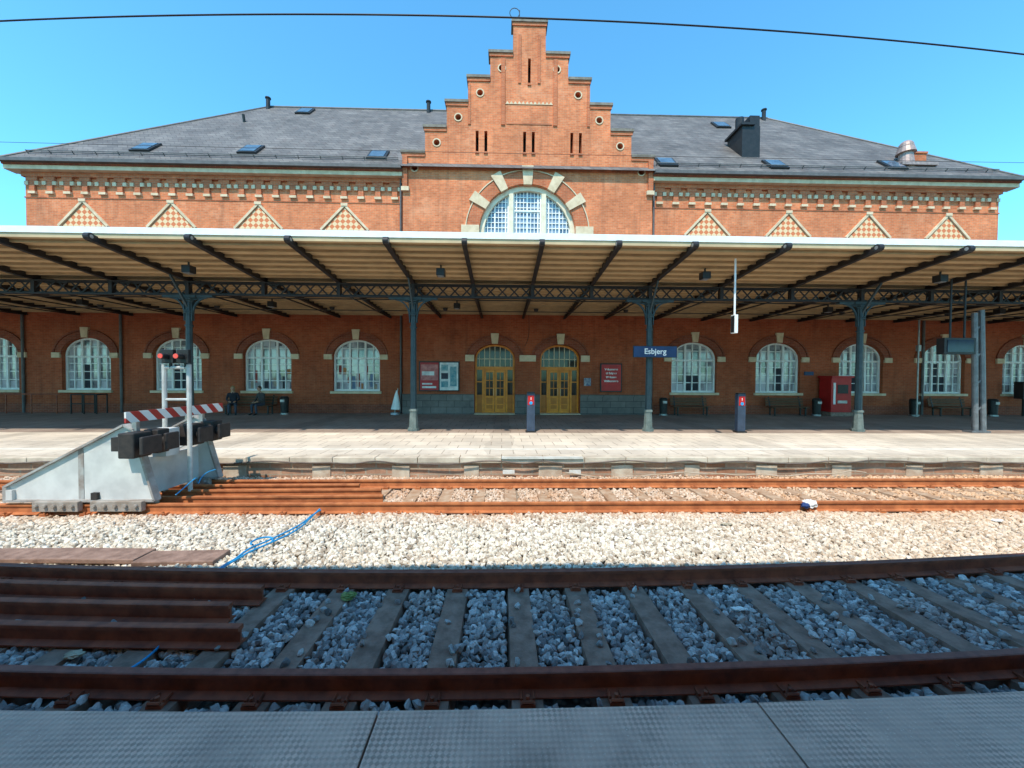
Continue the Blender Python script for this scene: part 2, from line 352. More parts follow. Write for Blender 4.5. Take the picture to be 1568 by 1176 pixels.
# big arch
cx=C-.05
bu.arch(cx,9.5,2.47,2.47,.62,0,180,YG-.05,YG+.01,36)
st.arch(cx,9.5,3.12,3.12,.05,0,180,YG-.08,YG+.01,36)
def vous(a,da,r0,r1):
    A=math.radians(a-da);Bb=math.radians(a+da)
    st.prism([(cx+r0*math.cos(A),9.5+r0*math.sin(A)),(cx+r1*math.cos(A),9.5+r1*math.sin(A)),(cx+r1*math.cos(Bb),9.5+r1*math.sin(Bb)),(cx+r0*math.cos(Bb),9.5+r0*math.sin(Bb))],YG-.13,YG-.001)
for a in(90,61,119,33,147): vous(a,4.6 if a!=90 else 5,2.42,3.36)
for s in(-1,1): st.box(cx+s*2.45,cx+s*3.35,YG-.12,YG+.02,9.3,9.85)
gl2=MB();stw=MB()
yb=YG+.3; gl2.prism(archloop(cx,2.45,7.6,9.5,2.45,24),yb+.06,yb+.08)
stw.arch(cx,9.5,2.22,2.22,.23,0,180,yb-.16,yb+.05,24)
for s in(-1,1):
    stw.box(cx+s*.72,cx+s*.95,yb-.2,yb+.05,7.6,9.5+2.05)
    stw.box(cx+s*2.22,cx+s*2.45,yb-.16,yb+.05,7.6,9.5)
stw.box(cx-2.22,cx+2.22,yb-.17,yb+.04,9.28,9.5)
for i in range(-12,13):
    dx=i*.185
    if .7<abs(dx)<.97 or abs(dx)>2.2: continue
    t_=.035 if i%3==0 else .018
    fr.box(cx+dx-t_,cx+dx+t_,yb,yb+.055,7.6,9.5+math.sqrt(2.25**2-dx**2))
for z in np.arange(7.8,11.7,.26):
    if 9.2<z<9.55: continue
    h=2.25 if z<9.5 else math.sqrt(2.25**2-(z-9.5)**2)
    fr.box(cx-h,cx+h,yb+.005,yb+.05,z-.018,z+.018)
for x0,x1 in((-.72,.72),(.95,2.22),(-2.22,-.95)):
    for x in(x0,x1): 
        hh=9.5+math.sqrt(max(.01,2.25**2-x**2)); sg=.07 if x==x0 else -.07
        fr.box(cx+x,cx+x+sg,yb-.03,yb+.056,9.5,hh)
fr.box(cx-.72,cx+.72,yb-.035,yb+.058,10.7,10.78)
gl2.obj('arch_window_glass',GLASSU,B); stw.obj('arch_window_stonework',M('pale_sandstone',(.8,.68,.5),(.68,.56,.4),3),B)
# wings
tri=MB()
for s in(-1,1):
    for k in range(4):
        x=C+s*(9.35+4.31*k); z0=9.62; z1=10.88; h=1.15
        tri.prism([(x-h+.12,z0),(x+h-.12,z0),(x,z1-.13)],Y0-.03,Y0+.01)
        st.beam((x-h-.05,Y0-.04,z0),(x,Y0-.04,z1),.1,.11,0); st.beam((x+h+.05,Y0-.043,z0),(x,Y0-.043,z1),.1,.11,0)
        st.box(x-h-.15,x+h+.15,Y0-.07,Y0-.001,z0-.18,z0-.06)
        st.box(x-.17,x+.17,Y0-.12,Y0-.09,z1-.06,z1+.08)
    xa,xb=sorted((C+s*6.36,C+s*25.14))
    bu.box(xa,xb,Y0-.14,Y0-.001,12.0,12.22); bu.box(xa,xb,Y0-.03,Y0-.001,11.0,11.06)
    n=int((xb-xa)/.83)
    for i in range(n):
        x=xa+.45+i*(xb-xa-.9)/(n-1)
        bu.box(x-.26,x+.26,Y0-.11,Y0-.0015,11.8,11.999); bu.box(x-.13,x+.13,Y0-.1,Y0-.001,11.3,11.798)
        st.box(x-.17,x+.17,Y0-.12,Y0-.002,11.18,11.3); st.box(x-.34,x-.16,Y0-.12,Y0-.002,11.6,11.78); st.box(x+.16,x+.34,Y0-.12,Y0-.002,11.6,11.78)
tri.obj('checker_panels',CHECK,B)
st.obj('stone_trim',CREAM,B); br.obj('brick_trim',BRICKD,B); bu.obj('moulded_brickwork',BRICKU,B); gl.obj('window_glass',GLASS,B); fr.obj('window_frames',WHITE,B)
mb=MB()
for s in(-1,1):
    xa,xb=(C-25.65,C-6.36) if s<0 else (C+6.36,C+25.65)
    mb.box(xa,xb,Y0-.42,Y0+.1,12.22,12.42,1); mb.box(xa,xb,Y0-.5,Y0+.1,12.42,12.5,2); mb.box(xa-.0,xb,Y0-.66,Y0-.3,12.5,12.66,0)
    e=C+s*25.1; mb.box(e,e+s*.5,Y0+.1,34.5,12.25,12.6,1)
    x=C+s*6.5; mb.cyl((x,Y0-.1,0.3),(x,Y0-.1,12.3),.055,mi=0)
for x in(-19.2,C-25.3,22.4): mb.cyl((x,Y0-.08,.28),(x,Y0-.08,5.3),.06)
mb.obj('cornice_and_gutter',[ZINC,CREAM,BRICKD],B)
# roof
mb=MB(); e=25.75; r=17.4; ye=Y0-.6; yr=27.2; yk=34.8; ze=12.62; zr=20.6
v=[(C-e,ye,ze),(C+e,ye,ze),(C+e,yk,ze),(C-e,yk,ze),(C-r,yr,zr),(C+r,yr,zr)]
mb.add(v,[(0,1,5,4),(1,2,5),(2,3,4,5),(3,0,4)])
mb.add([(C-5.9,YG+.6,12.4),(C,YG+.6,19.3),(C+5.9,YG+.6,12.4),(C-5.9,27,12.4),(C,27,19.3),(C+5.9,27,12.4)],[(0,1,4,3),(1,2,5,4)])
mb.obj('slate_roof',SLATE,B)
mb=MB(); mb.cyl((C-r,yr,zr),(C+r,yr,zr),.09,n=8)
for s in(-1,1): mb.cyl((C+s*r,yr,zr),(C+s*e,ye,ze),.07,n=8)
sl=(zr-ze)/(yr-ye)
def rp(x,t,off=0):
    return Vector((x,ye+t-off*.73,ze+sl*t+off*.68))
for s in(-1,1):
    xa,xb=(C-24.8,C-6.6) if s<0 else (C+6.6,C+24.8)
    mb.beam(rp(xa,.5,.15),rp(xb,.5,.15),.03,.04); mb.beam(rp(xa,.5,.07),rp(xb,.5,.07),.03,.03)
    x=xa
    while x<xb: mb.beam(rp(x,.5,-.02),rp(x,.5,.18),.03,.03); x+=1.1
mb.obj('roof_ridge_and_guard',ZINC,B)
sk=MB()
def sky_l(x,t,w=.8,h=1.0):
    u=Vector((0,(yr-ye),(zr-ze))).normalized(); nrm=Vector((0,-u.z,u.y))
    p=rp(x,t); X=Vector((1,0,0))
    def slab(w0,h0,o0,o1,mi,cc=p):
        vs=[cc+X*a*w0/2+u*b*h0/2+nrm*o for o in(o0,o1) for a,b in((-1,-1),(1,-1),(1,1),(-1,1))]
        sk.add(vs,[(0,3,2,1),(4,5,6,7),(0,1,5,4),(1,2,6,5),(2,3,7,6),(3,0,4,7)],mi)
    slab(w+.16,h+.16,-.02,.1,0); slab(w-.05,h-.05,.1,.13,1)
def rx(px,t):
    return math.tan(math.atan((px-784)/589)+math.radians(1.5))*(ye+t)
for px,t in((229,1.3),(388,1.3),(580,1.0),(470,7),(1015,.8),(1097,6.2),(1180,.8),(1357,1.0)): sky_l(rx(px,t),t)
sk.obj('skylights',[BLACK,M('skylight_glass',(.06,.09,.13),(.1,.15,.2),2,rough=.08)],B)
mb=MB()
for px in(411,655,1165):
    x=rx(px,7.3); mb.cyl((x,yr-.3,zr-.5),(x,yr-.3,zr+.35),.13,mi=0); mb.cyl((x,yr-.3,zr+.35),(x,yr-.3,zr+.42),.18)
x=rx(376,5); mb.cyl(rp(x,5,-.2),rp(x,5,0)+Vector((0,0,.5)),.08)
x=rx(1135,2.2); p=rp(x,2.2)
mb.box(x-.5,x+.5,p.y-.5,p.y+.9,p.z-.6,p.z+1.2); mb.box(x-.62,x+.15,p.y-.62,p.y+1,p.z+1.2,p.z+1.32); mb.cyl((x-.35,p.y,p.z+1.3),(x-.35,p.y,p.z+1.9),.22); mb.box(x+.05,x+.6,p.y-.3,p.y+.8,p.z+1.2,p.z+1.9)
mb.obj('roof_vents',BLACK,B)
mb=MB(); x=rx(1378,1.4); p=rp(x,1.4)
mb.cyl((x,p.y,p.z-.4),(x,p.y,p.z+.5),.4,.3,16); mb.cyl((x,p.y,p.z+.5),(x,p.y,p.z+.8),.44,.36,16); mb.sph((x,p.y,p.z+.85),.34,16,8)
mb.box(x-.7,x+1.3,p.y-.5,p.y-.1,p.z-.35,p.z-.2)
mb.obj('roof_fan_cowl',M('cowl_metal',(.45,.32,.28),(.3,.21,.18),6,rough=.5,metal=.3),B,smooth=False)
mb=MB(); mb.box(x+.7,x+1.5,p.y+.3,p.y+1.1,p.z-.3,p.z+.7); mb.box(x+.65,x+1.55,p.y+.25,p.y+1.15,p.z+.7,p.z+.8); mb.obj('brick_chimney',BRICKU,B)
# doors
dr=MB(); dg=MB(); dw=MB()
for s in(-1,1):
    cxd=C+s*DX; yb=YG+.35; hw=1.03
    dr.box(cxd-hw,cxd+hw,yb,yb+.08,2.55,2.72); dr.arch(cxd,3.15,.93,.62,.1,0,180,yb,yb+.08,14)
    for q in(-1,1):
        dr.box(cxd+q*hw,cxd+q*(hw-.1),yb-.002,yb+.08,PF,3.15)
        dr.box(cxd+q*.56,cxd+q*.66,yb-.04,yb+.082,PF,2.55)
        dr.box(cxd+q*.66,cxd+q*.93,yb+.03,yb+.07,PF,1.25,1); dr.box(cxd+q*.665,cxd+q*.925,yb+.022,yb+.07,1.9,1.96)
        dg.box(cxd+q*.66,cxd+q*.93,yb+.045,yb+.06,1.25,2.55)
        dr.box(cxd+q*.01,cxd+q*.55,yb+.01,yb+.065,PF+.02,1.2); dr.box(cxd+q*.01,cxd+q*.1,yb+.012,yb+.066,1.2,2.54); dr.box(cxd+q*.46,cxd+q*.55,yb+.012,yb+.066,1.2,2.54); dr.box(cxd+q*.1,cxd+q*.46,yb+.014,yb+.067,2.42,2.54)
        dr.box(cxd+q*.12,cxd+q*.44,yb-.005,yb+.01,PF+.25,.72,1); dr.box(cxd+q*.12,cxd+q*.44,yb-.005,yb+.01,.78,1.1,1)
        dg.box(cxd+q*.1,cxd+q*.46,yb+.035,yb+.05,1.2,2.42)
        for z in(1.6,2.0): dr.box(cxd+q*.1,cxd+q*.46,yb+.02,yb+.055,z-.02,z+.02)
        dr.box(cxd+q*.265,cxd+q*.295,yb+.02,yb+.056,1.2,2.42)
        dw.box(cxd+q*.06,cxd+q*.08,yb-.05,yb-.03,1.2,1.6)
    dg.prism(archloop(cxd,.94,2.72,3.15,.63),yb+.04,yb+.055)
    for i in range(-3,4):
        dx=i*.27; dw.box(cxd+dx-.02,cxd+dx+.02,yb+.01,yb+.039,2.72,3.15+.63*math.sqrt(1-(dx/.94)**2))
    dw.box(cxd-.9,cxd+.9,yb+.012,yb+.038,3.1,3.14)
    dw.box(cxd-1.03,cxd+1.03,YG-.2,YG+.6,PF-.03,PF+.04)
dr.obj('door_timber',[OCHRE,OCHRED],B,bevel=.006); dg.obj('door_glass',GLASSD,B); dw.obj('door_fanlight_bars',CREAM,B)
tr=MB(); t2=MB()
for s in(-1,1):
    cxd=C+s*DX
    t2.arch(cxd,3.15,1.04,.73,.34,0,180,YG-.05,YG+.01,16); t2.arch(cxd,3.15,1.41,1.1,.08,0,180,YG-.08,YG+.01,16)
    tr.prism([(cxd-.15,3.87),(cxd+.15,3.87),(cxd+.21,4.4),(cxd-.21,4.4)],YG-.11,YG+.0)
    tr.box(cxd+s*1.05,cxd+s*1.5,YG-.1,YG+.01,2.98,3.3)
tr.box(C-.42,C+.42,YG-.1,YG+.01,2.98,3.3)
tr.obj('door_stone_trim',CREAM,B); t2.obj('door_brick_arches',BRICKD,B)
pl=MB()
for a,b in((-6.36,-DX-1.04),(-DX+1.04,DX-1.04),(DX+1.04,6.36)): pl.box(C+a,C+b,YG-.08,YG-.002,PF-.1,1.2,0); pl.box(C+a,C+b,YG-.12,YG-.001,1.2,1.3,1)
for s in(-1,1):
    xa,xb=sorted((C+s*6.37,C+s*42)); pl.box(xa,xb,Y0-.06,Y0-.002,PF-.1,.75,2)
pl.obj('granite_plinth',[GRANITE,GRANITE,BRICKD],B)
mb=MB(); mb.box(C-42,C-25.12,19.9,30.2,5.4,5.6); mb.box(C+25.12,C+42,19.9,30.2,5.4,5.6); mb.obj('low_wing_roof',ZINC,B)
mb=MB()
mb.cyl((C-.5,YG+.3,20.1),(C-.5,YG+.3,20.9),.02,n=6)
for i in range(16):
    a=2*math.pi*i/16;b2=2*math.pi*(i+1)/16; mb.cyl((C-.75+.25*math.cos(a),YG+.3,20.75+.25*math.sin(a)),(C-.75+.25*math.cos(b2),YG+.3,20.75+.25*math.sin(b2)),.018,n=5)
mb.obj('lightning_rod_loop',STEEL,B)

# ---------------- platforms and ground ----------------
def curvedslab(name,x0,x1,ya,yb_fn,z0,z1,mats,n=60,parent=None):
    mb=MB()
    for i in range(n):
        a=x0+(x1-x0)*i/n;b=x0+(x1-x0)*(i+1)/n
        vs=[(a,ya,z0),(b,ya,z0),(b,yb_fn(b),z0),(a,yb_fn(a),z0),(a,ya,z1),(b,ya,z1),(b,yb_fn(b),z1),(a,yb_fn(a),z1)]
        mb.add(vs,[(4,5,6,7),(2,3,7,6)]+([(3,0,4,7)] if i==0 else [])+([(1,2,6,5)] if i==n-1 else []))
    return mb.obj(name,mats,parent,fix=False)
g=MB(); g.add([(-500,-300,-.34),(500,-300,-.34),(500,700,-.34),(-500,700,-.34)],[(0,1,2,3)]); g.obj('ground',GROUND,fix=False)
P=empty('station_platform')
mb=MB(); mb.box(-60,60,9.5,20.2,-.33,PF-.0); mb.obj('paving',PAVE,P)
mb=MB(); x=-60
while x<60:
    mb.box(x+.006,x+.994,9.16,9.499,PF-.13,PF+.006+rng.uniform(-.004,.004)); x+=1.0
mb.obj('edge_stones',M('edge_concrete',(.66,.55,.42),(.45,.36,.27),2.2,bmp=.3),P,bevel=.014)
EDGEB=brickmat('platform_edge_brick',(.4,.18,.1),(.5,.3,.2),(.42,.32,.23),bw=.5,rh=.14,ms=.02,vscale=1.5)
mb=MB(); mb.box(-60,60,9.25,9.498,-.33,PF-.131); mb.obj('edge_face',EDGEB,P)
mb=MB(); x=-58.3
while x<58: 
    mb.box(x,x+rng.uniform(.35,.6),9.22,9.249,-.33,PF-.2); x+=1.9+rng.uniform(-.2,.2)
mb.obj('edge_support_blocks',M('pier_stone',(.6,.5,.38),(.42,.3,.21),3),P)
mb=MB(); mb.box(-60,60,10.15,10.35,PF+.001,PF+.005); mb.obj('guide_strip',M('pale_line',(.78,.72,.62),(.6,.54,.45),2),P)
mb=MB()
mb.box(.0,1.95,9.11,9.155,PF-.02,PF+.03)
for a in(.03,1.62): mb.box(a,a+.28,9.12,9.155,-.1,-.01)
mb.obj('platform_edge_plate',M('weathered_white',(.7,.66,.6),(.54,.5,.43),4))
def tube(name,pts,r,mat_,parent=None,n=8):
    cu=bpy.data.curves.new(name,'CURVE'); cu.dimensions='3D'; cu.bevel_depth=r; cu.bevel_resolution=2
    sp=cu.splines.new('NURBS'); sp.points.add(len(pts)-1); sp.use_endpoint_u=True; sp.order_u=3
    for i,p in enumerate(pts): sp.points[i].co=(*p,1)
    cu.materials.append(mat_); o=bpy.data.objects.new(name,cu); scene.collection.objects.link(o)
    if parent:o.parent=parent
    return o
pts=[(x,9.12+rng.uniform(-.02,.02),PF-.09+rng.uniform(-.06,.04)) for x in np.arange(-16,18,.5)]
tube('edge_cable',pts,.018,M('cable_grey',(.2,.15,.12),(.12,.09,.07),3))
pts=[(x,9.05+rng.uniform(-.05,.03),-.1+.12*math.sin(x*1.7)*rng.uniform(0,1)) for x in np.arange(1.5,9,.35)]
tube('edge_cable',pts,.013,M('cable_tan',(.5,.4,.3),(.4,.3,.2),3))
# near platform
N=empty('station_platform')
NE=1.93
for i in range(-15,16):
    a=-.61+1.96*i; b=a+1.948
    curvedslab('tactile_slab_%d'%(i+15),a,b,-.3,lambda x:NE+yc(x),PN-.12,PN,TACT,6,N)
curvedslab('platform_body',-32,32,-8,lambda x:NE-.05+yc(x),-.33,PN-.125,CONC,40,N)
mb=MB(); mb.box(-31,31,-8,-.31,PN-.12,PN-.004); mb.obj('rear_paving',PAVE,N)

# ---------------- canopies ----------------
K=empty('platform_canopy')
posts=[-3.13-7.75*i for i in range(5)][::-1]+[5.27+7.75*i for i in range(5)]
raf=[-3.13-7.75/3*i for i in range(1,15)][::-1]+[-3.13+2.1*i for i in range(5)]+[5.27+7.75/3*i for i in range(1,15)]
def zsof(y): return 5.92+(5.63-5.92)*(y-10.75)/2.95 if y<13.7 else 5.63+(5.36-5.63)*(y-13.7)/6.25
XL,XR=-38,40
mb=MB()
mb.prismx([(10.75,5.92),(13.7,5.63),(19.95,5.36),(19.95,5.5),(13.7,5.77),(10.75,6.06)],XL,XR,0)
mb.obj('roof_boards',SOFFIT,K)
mb=MB(); y=10.95
while y<19.9:
    z=zsof(y); mb.box(XL,XR,y-.035,y+.035,z-.08,z+.005); y+=.42
mb.obj('purlins',M('purlin_cream',(.5,.35,.19),(.38,.27,.15),2),K)
mb=MB(); mb.box(XL,XR,10.66,10.748,6.0,6.17,0); mb.box(XL,XR,10.69,10.747,5.88,5.998,1)
mb.prismx([(10.75,6.07),(13.7,5.78),(19.95,5.51),(19.95,5.55),(13.7,5.84),(10.75,6.15)],XL,XR,2)
mb.obj('fascia',[WHITE,SOFFIT,ZINC],K)
mb=MB()
for x in raf:
    for w,h,dz in((.045,.17,-.085),(.13,.025,-.18)):
        mb.beam((x,10.5,zsof(10.5)+dz-.01),(x,13.7,zsof(13.7)+dz),w,h); mb.beam((x,13.7,zsof(13.7)+dz),(x,19.95,zsof(19.95)+dz),w,h)
    mb.cyl((x-.07,10.48,zsof(10.5)-.1),(x+.07,10.48,zsof(10.5)-.1),.1,n=14)
    mb.cyl((x-.075,10.48,zsof(10.5)-.1),(x+.075,10.48,zsof(10.5)-.1),.05,n=10,mi=1)
mb.obj('rafters',[STEEL,GREY],K)
mb=MB(); za,zb=4.99,5.43; yt=13.7
for z in(za,zb): mb.box(XL,XR,yt-.09,yt+.09,z-.02,z+.02); mb.box(XL,XR,yt-.012,yt+.012,z-.07 if z==zb else z,z if z==zb else z+.07)
x=XL; st_=.42
while x<XR:
    mb.beam((x,yt-.03,za),(x+st_,yt-.03,zb),.014,.05); mb.beam((x,yt+.03,zb),(x+st_,yt+.03,za),.014,.05); x+=st_
for x in raf: mb.box(x-.06,x+.06,yt-.085,yt+.085,za+.02,zb-.02)
mb.obj('lattice_girder',STEEL,K)
po=MB(); pb=MB()
for x in posts:
    po.cyl((x,yt,PF+.75),(x,yt,4.6),.115,.095,8); po.cyl((x,yt,4.6),(x,yt,4.97),.11,.11,8)
    pb.cyl((x,yt,PF),(x,yt,PF+.1),.21,.21,8); pb.cyl((x,yt,PF+.1),(x,yt,PF+.7),.165,.13,8); pb.cyl((x,yt,PF+.7),(x,yt,PF+.78),.165,.15,8)
    for z,r_ in((3.9,.13),(4.35,.15),(4.42,.13),(4.75,.17),(4.82,.2)): po.cyl((x,yt,z),(x,yt,z+.05),r_,r_,8)
    po.box(x-.3,x+.3,yt-.13,yt+.13,4.88,4.968)
    for s in(-1,1):
        po.box(x+s*.11,x+s*.14,yt-.06,yt+.06,4.1,4.88)
        prevp=None
        for i in range(7):
            t=i/6*math.pi/2; p=(x+s*(.13+.5*(1-math.cos(t))),yt,4.3+.6*math.sin(t))
            if prevp: po.beam(prevp,p,.06,.05)
            prevp=p
        po.beam((x+s*.13,yt,4.82),(x+s*.62,yt,4.95),.05,.06)
        po.box(x+s*.3,x+s*.85,yt-.08,yt+.08,4.9,4.966)
    for s in(-1,1): po.beam((x,yt,4.5),(x,yt+s*.75,zsof(yt+s*.75)-.2),.05,.07)
po.obj('cast_iron_columns',TEAL,K); pb.obj('column_bases',TEALL,K)
lm=MB()
for i in range(len(posts)-1):
    for xx in (posts[i]+1.2,):
        for y in(12.2,16.5):
            z=zsof(y)-.06; lm.cyl((xx,y,z),(xx,y,z-.14),.03,n=8); lm.box(xx-.13,xx+.13,y-.13,y+.13,z-.36,z-.14); lm.box(xx-.1,xx+.1,y-.1,y+.1,z-.38,z-.36,1)
lm.obj('canopy_lamps',[BLACK,GREY],K,bevel=.01)
lm=MB()
for x in raf[::2]: lm.cyl((x+.5,17.9,5.35),(x+.5,17.9,5.25),.12,.09,10)
for x in raf: lm.box(x-.03,x+.03,14.6,19.9,5.15,5.19)
lm.cyl((XL,15.2,5.2),(XR,15.2,5.2),.025,n=8); lm.cyl((XL,17.2,5.1),(XR,17.2,5.1),.02,n=8)
lm.obj('conduits_and_downlights',BLACK,K)
# near canopy
K2=empty('platform_canopy')
mb=MB(); mb.prismx([(1.0,5.95),(-1.8,5.6),(-8,5.4),(-8,5.55),(-1.8,5.8),(1.0,6.15)],-45,45); mb.obj('roof_boards',SOFFIT,K2)
mb=MB()
for x in np.arange(-42,43,2.6): mb.beam((x,.95,5.85),(x,-1.8,5.52),.06,.18); mb.beam((x,-1.8,5.52),(x,-8,5.32),.06,.18)
for z in(4.99,5.43): mb.box(-45,45,-1.89,-1.71,z-.02,z+.02)
x=-45
while x<45: mb.beam((x,-1.83,4.99),(x+.42,-1.83,5.43),.014,.05); mb.beam((x,-1.77,5.43),(x+.42,-1.77,4.99),.014,.05); x+=.42
mb.obj('steel_frame',STEEL,K2)
mb=MB()
for x in(-27,-19.3,-11.6,-3.9,3.9,11.6,19.3,27): mb.cyl((x,-1.8,PN),(x,-1.8,5),.11,.1,8); mb.cyl((x,-1.8,PN),(x,-1.8,PN+.7),.18,.14,8)
mb.obj('cast_iron_columns',TEAL,K2)

# ---------------- tracks ----------------
RP=[(-.07,-.172),(.07,-.172),(.07,-.16),(.012,-.14),(.009,-.05),(.034,-.036),(.036,-.006),(.028,0),(-.028,0),(-.036,-.006),(-.034,-.036),(-.009,-.05),(-.012,-.14),(-.07,-.16)]
def rail(mb,x0,x1,yf,dz=0,n=60,tilt=0):
    m=len(RP);vs=[]
    for i in range(n+1):
        x=x0+(x1-x0)*i/n
        for a,b in RP: vs.append((x,yf(x)+a,b+dz))
    fs=[]
    for i in range(n):
        for j in range(m): fs.append((i*m+j,i*m+(j+1)%m,(i+1)*m+(j+1)%m,(i+1)*m+j))
    o=len(mb.v); mb.v+=vs; mb.f+=[tuple(q+o for q in f) for f in fs]; mb.m+=[1 if j in(6,7,8) else 0 for i in range(n) for j in range(m)]
    for c in(0,n): mb.f.append(tuple(o+c*m+j for j in range(m))); mb.m.append(0)
def sleepers(mb,fm,x0,x1,sp,yc0,cur,zt=-.172):
    x=x0
    while x<x1:
        yy=yc0+(yc(x) if cur else 0); a=-(x/RC) if cur else 0
        jit=rng.uniform(-.02,.02)
        def P_(lx,ly): return (x+jit+lx*math.cos(a)+ly*math.sin(a), yy+ly)
        l=1.28;w=.13;vs=[]
        for z,ww in((zt-.2,w+.02),(zt-.004,w-.015)):
            for lx,ly in((-ww,-l),(ww,-l),(ww,l),(-ww,l)):
                q=P_(lx,ly); vs.append((q[0],q[1],z))
        mb.add(vs,[(0,3,2,1),(4,5,6,7),(0,1,5,4),(1,2,6,5),(2,3,7,6),(3,0,4,7)])
        for ry in(-.75,.75):
            for s in(-1,1):
                q=P_(0,ry+s*.105); X,Y=q
                fm.box(X-.055,X+.055,Y-.035,Y+.035,zt-.004,zt+.02); fm.cyl((X,Y,zt+.02),(X,Y,zt+.06),.016,n=6); fm.cyl((X-.045,Y,zt+.03),(X-.045,Y-s*.07,zt+.028),.011,n=5); fm.cyl((X+.045,Y,zt+.03),(X+.045,Y-s*.07,zt+.028),.011,n=5)
                fm.cyl((X-.045,Y+s*.03,zt+.035),(X+.045,Y+s*.03,zt+.035),.011,n=5)
        x+=sp
T=empty('railway_track')
yn=3.625; yfar=7.515
mb=MB()
for s in(-.75,.75): rail(mb,-28,28,lambda x,s=s:yn+s+yc(x),n=140)
mb.obj('rails',[RUSTD,RUSTTOP],T)
mb=MB();fm=MB(); sleepers(mb,fm,-24.9,25,.66,yn,True); mb.obj('sleepers',CONC,T); fm.obj('rail_clips',RUSTD,T)
T2=empty('railway_track')
mb=MB()
for s in(-.75,.75): rail(mb,-50,50,lambda x,s=s:yfar+s,n=20)
mb.obj('rails',[RUSTO,RUSTO],T2)
mb=MB();fm=MB(); sleepers(mb,fm,-32.8,33,.66,yfar,False); mb.obj('sleepers',CONCL,T2); fm.obj('rail_clips',RUSTO,T2)
for k,(yy,xe,z) in enumerate(((4.02,-2.5,-.0),(3.72,-2.62,-.0),(3.4,-2.3,-.0))):
    mb=MB(); rail(mb,-9,xe,lambda x:yy+yc(x)+.01*k*x*.3,dz=z+.012,n=20); mb.obj('spare_rail',[RUSTD,RUSTD])
for k,(yy,xe) in enumerate(((7.95,-2.9),(7.6,-2.35),(7.2,-2.2))):
    mb=MB(); rail(mb,-6.8+.3*k,xe,lambda x:yy+.015*x,dz=.014,n=4); mb.obj('spare_rail',[RUSTO,RUSTO])

# ---------------- ballast ----------------
def ballast(name,pts,mat_,smin,smax,seed):
    me=bpy.data.meshes.new(name); me.from_pydata([tuple(p) for p in pts],[],[]); me.materials.append(mat_)
    o=bpy.data.objects.new(name,me); scene.collection.objects.link(o)
    ng=bpy.data.node_groups.new(name,'GeometryNodeTree')
    ng.interface.new_socket('Geometry',in_out='INPUT',socket_type='NodeSocketGeometry'); ng.interface.new_socket('Geometry',in_out='OUTPUT',socket_type='NodeSocketGeometry')
    nd=ng.nodes; L=ng.links.new; gi=nd.new('NodeGroupInput'); go=nd.new('NodeGroupOutput')
    g2i=nd.new('GeometryNodeGeometryToInstance')
    for k in range(6):
        ic=nd.new('GeometryNodeMeshIcoSphere'); ic.inputs['Radius'].default_value=1; ic.inputs['Subdivisions'].default_value=1 if k%2 else 2
        rv=nd.new('FunctionNodeRandomValue'); rv.data_type='FLOAT_VECTOR'; rv.inputs[0].default_value=(-.42,)*3; rv.inputs[1].default_value=(.42,)*3; rv.inputs['Seed'].default_value=k*7+seed
        sp=nd.new('GeometryNodeSetPosition'); L(ic.outputs[0],sp.inputs[0]); L(rv.outputs[0],sp.inputs['Offset'])
        ch=nd.new('GeometryNodeConvexHull'); L(sp.outputs[0],ch.inputs[0])
        sm=nd.new('GeometryNodeSetMaterial'); sm.inputs['Material'].default_value=mat_; L(ch.outputs[0],sm.inputs[0]); L(sm.outputs[0],g2i.inputs[0])
    iop=nd.new('GeometryNodeInstanceOnPoints'); L(gi.outputs[0],iop.inputs['Points']); L(g2i.outputs[0],iop.inputs['Instance']); iop.inputs['Pick Instance'].default_value=True
    ri=nd.new('FunctionNodeRandomValue'); ri.data_type='INT'; ri.inputs['Min'].default_value=0; ri.inputs['Max'].default_value=5; ri.inputs['Seed'].default_value=seed+3
    L(ri.outputs[2],iop.inputs['Instance Index'])
    rr=nd.new('FunctionNodeRandomValue'); rr.data_type='FLOAT_VECTOR'; rr.inputs[0].default_value=(0,0,0); rr.inputs[1].default_value=(6.28,)*3; rr.inputs['Seed'].default_value=seed+1
    rs=nd.new('FunctionNodeRandomValue'); rs.data_type='FLOAT_VECTOR'; rs.inputs[0].default_value=(smin,smin,smin*.8); rs.inputs[1].default_value=(smax,smax,smax*.85); rs.inputs['Seed'].default_value=seed+2
    L(rr.outputs[0],iop.inputs['Rotation']); L(rs.outputs[0],iop.inputs['Scale']); L(iop.outputs[0],go.inputs[0])
    md=o.modifiers.new('scatter','NODES'); md.node_group=ng
    return o
def zone(x0,x1,y0,y1,cell,zf,cur,rails,slp,j=.018):
    xs=np.arange(x0,x1,cell); ys=np.arange(y0,y1,cell); X,Y=np.meshgrid(xs,ys); X=X.ravel()+rng.uniform(-cell*.5,cell*.5,X.size); Y=Y.ravel()+rng.uniform(-cell*.5,cell*.5,Y.size)
    Z=zf(X,Y)+rng.uniform(-j,j,X.size)+.02*np.sin(X*2.1+Y*1.3)*np.sin(Y*2.7+X*.4)
    keep=np.ones(X.size,bool)
    for r_ in rails: keep&=~(np.abs(Y-r_)<.085)
    if slp is not None:
        ph,sp,ya,yb_=slp; d=np.abs(((X-ph)/sp+.5)%1-.5)*sp
        on=(d<.14)&(Y>ya)&(Y<yb_); keep&=~(on&(rng.random(X.size)>.03)); Z=np.where(on,-.16,Z)
    X=X[keep];Y=Y[keep];Z=Z[keep]
    if cur: Y=Y+X*X/(2*RC)
    return np.stack([X,Y,Z],1)
pn=zone(-9,9,NE+.02,4.46,.047,lambda X,Y:np.full(X.shape,-.215),True,[yn-.75,yn+.75],(-24.9,.66,yn-1.28,yn+1.28))
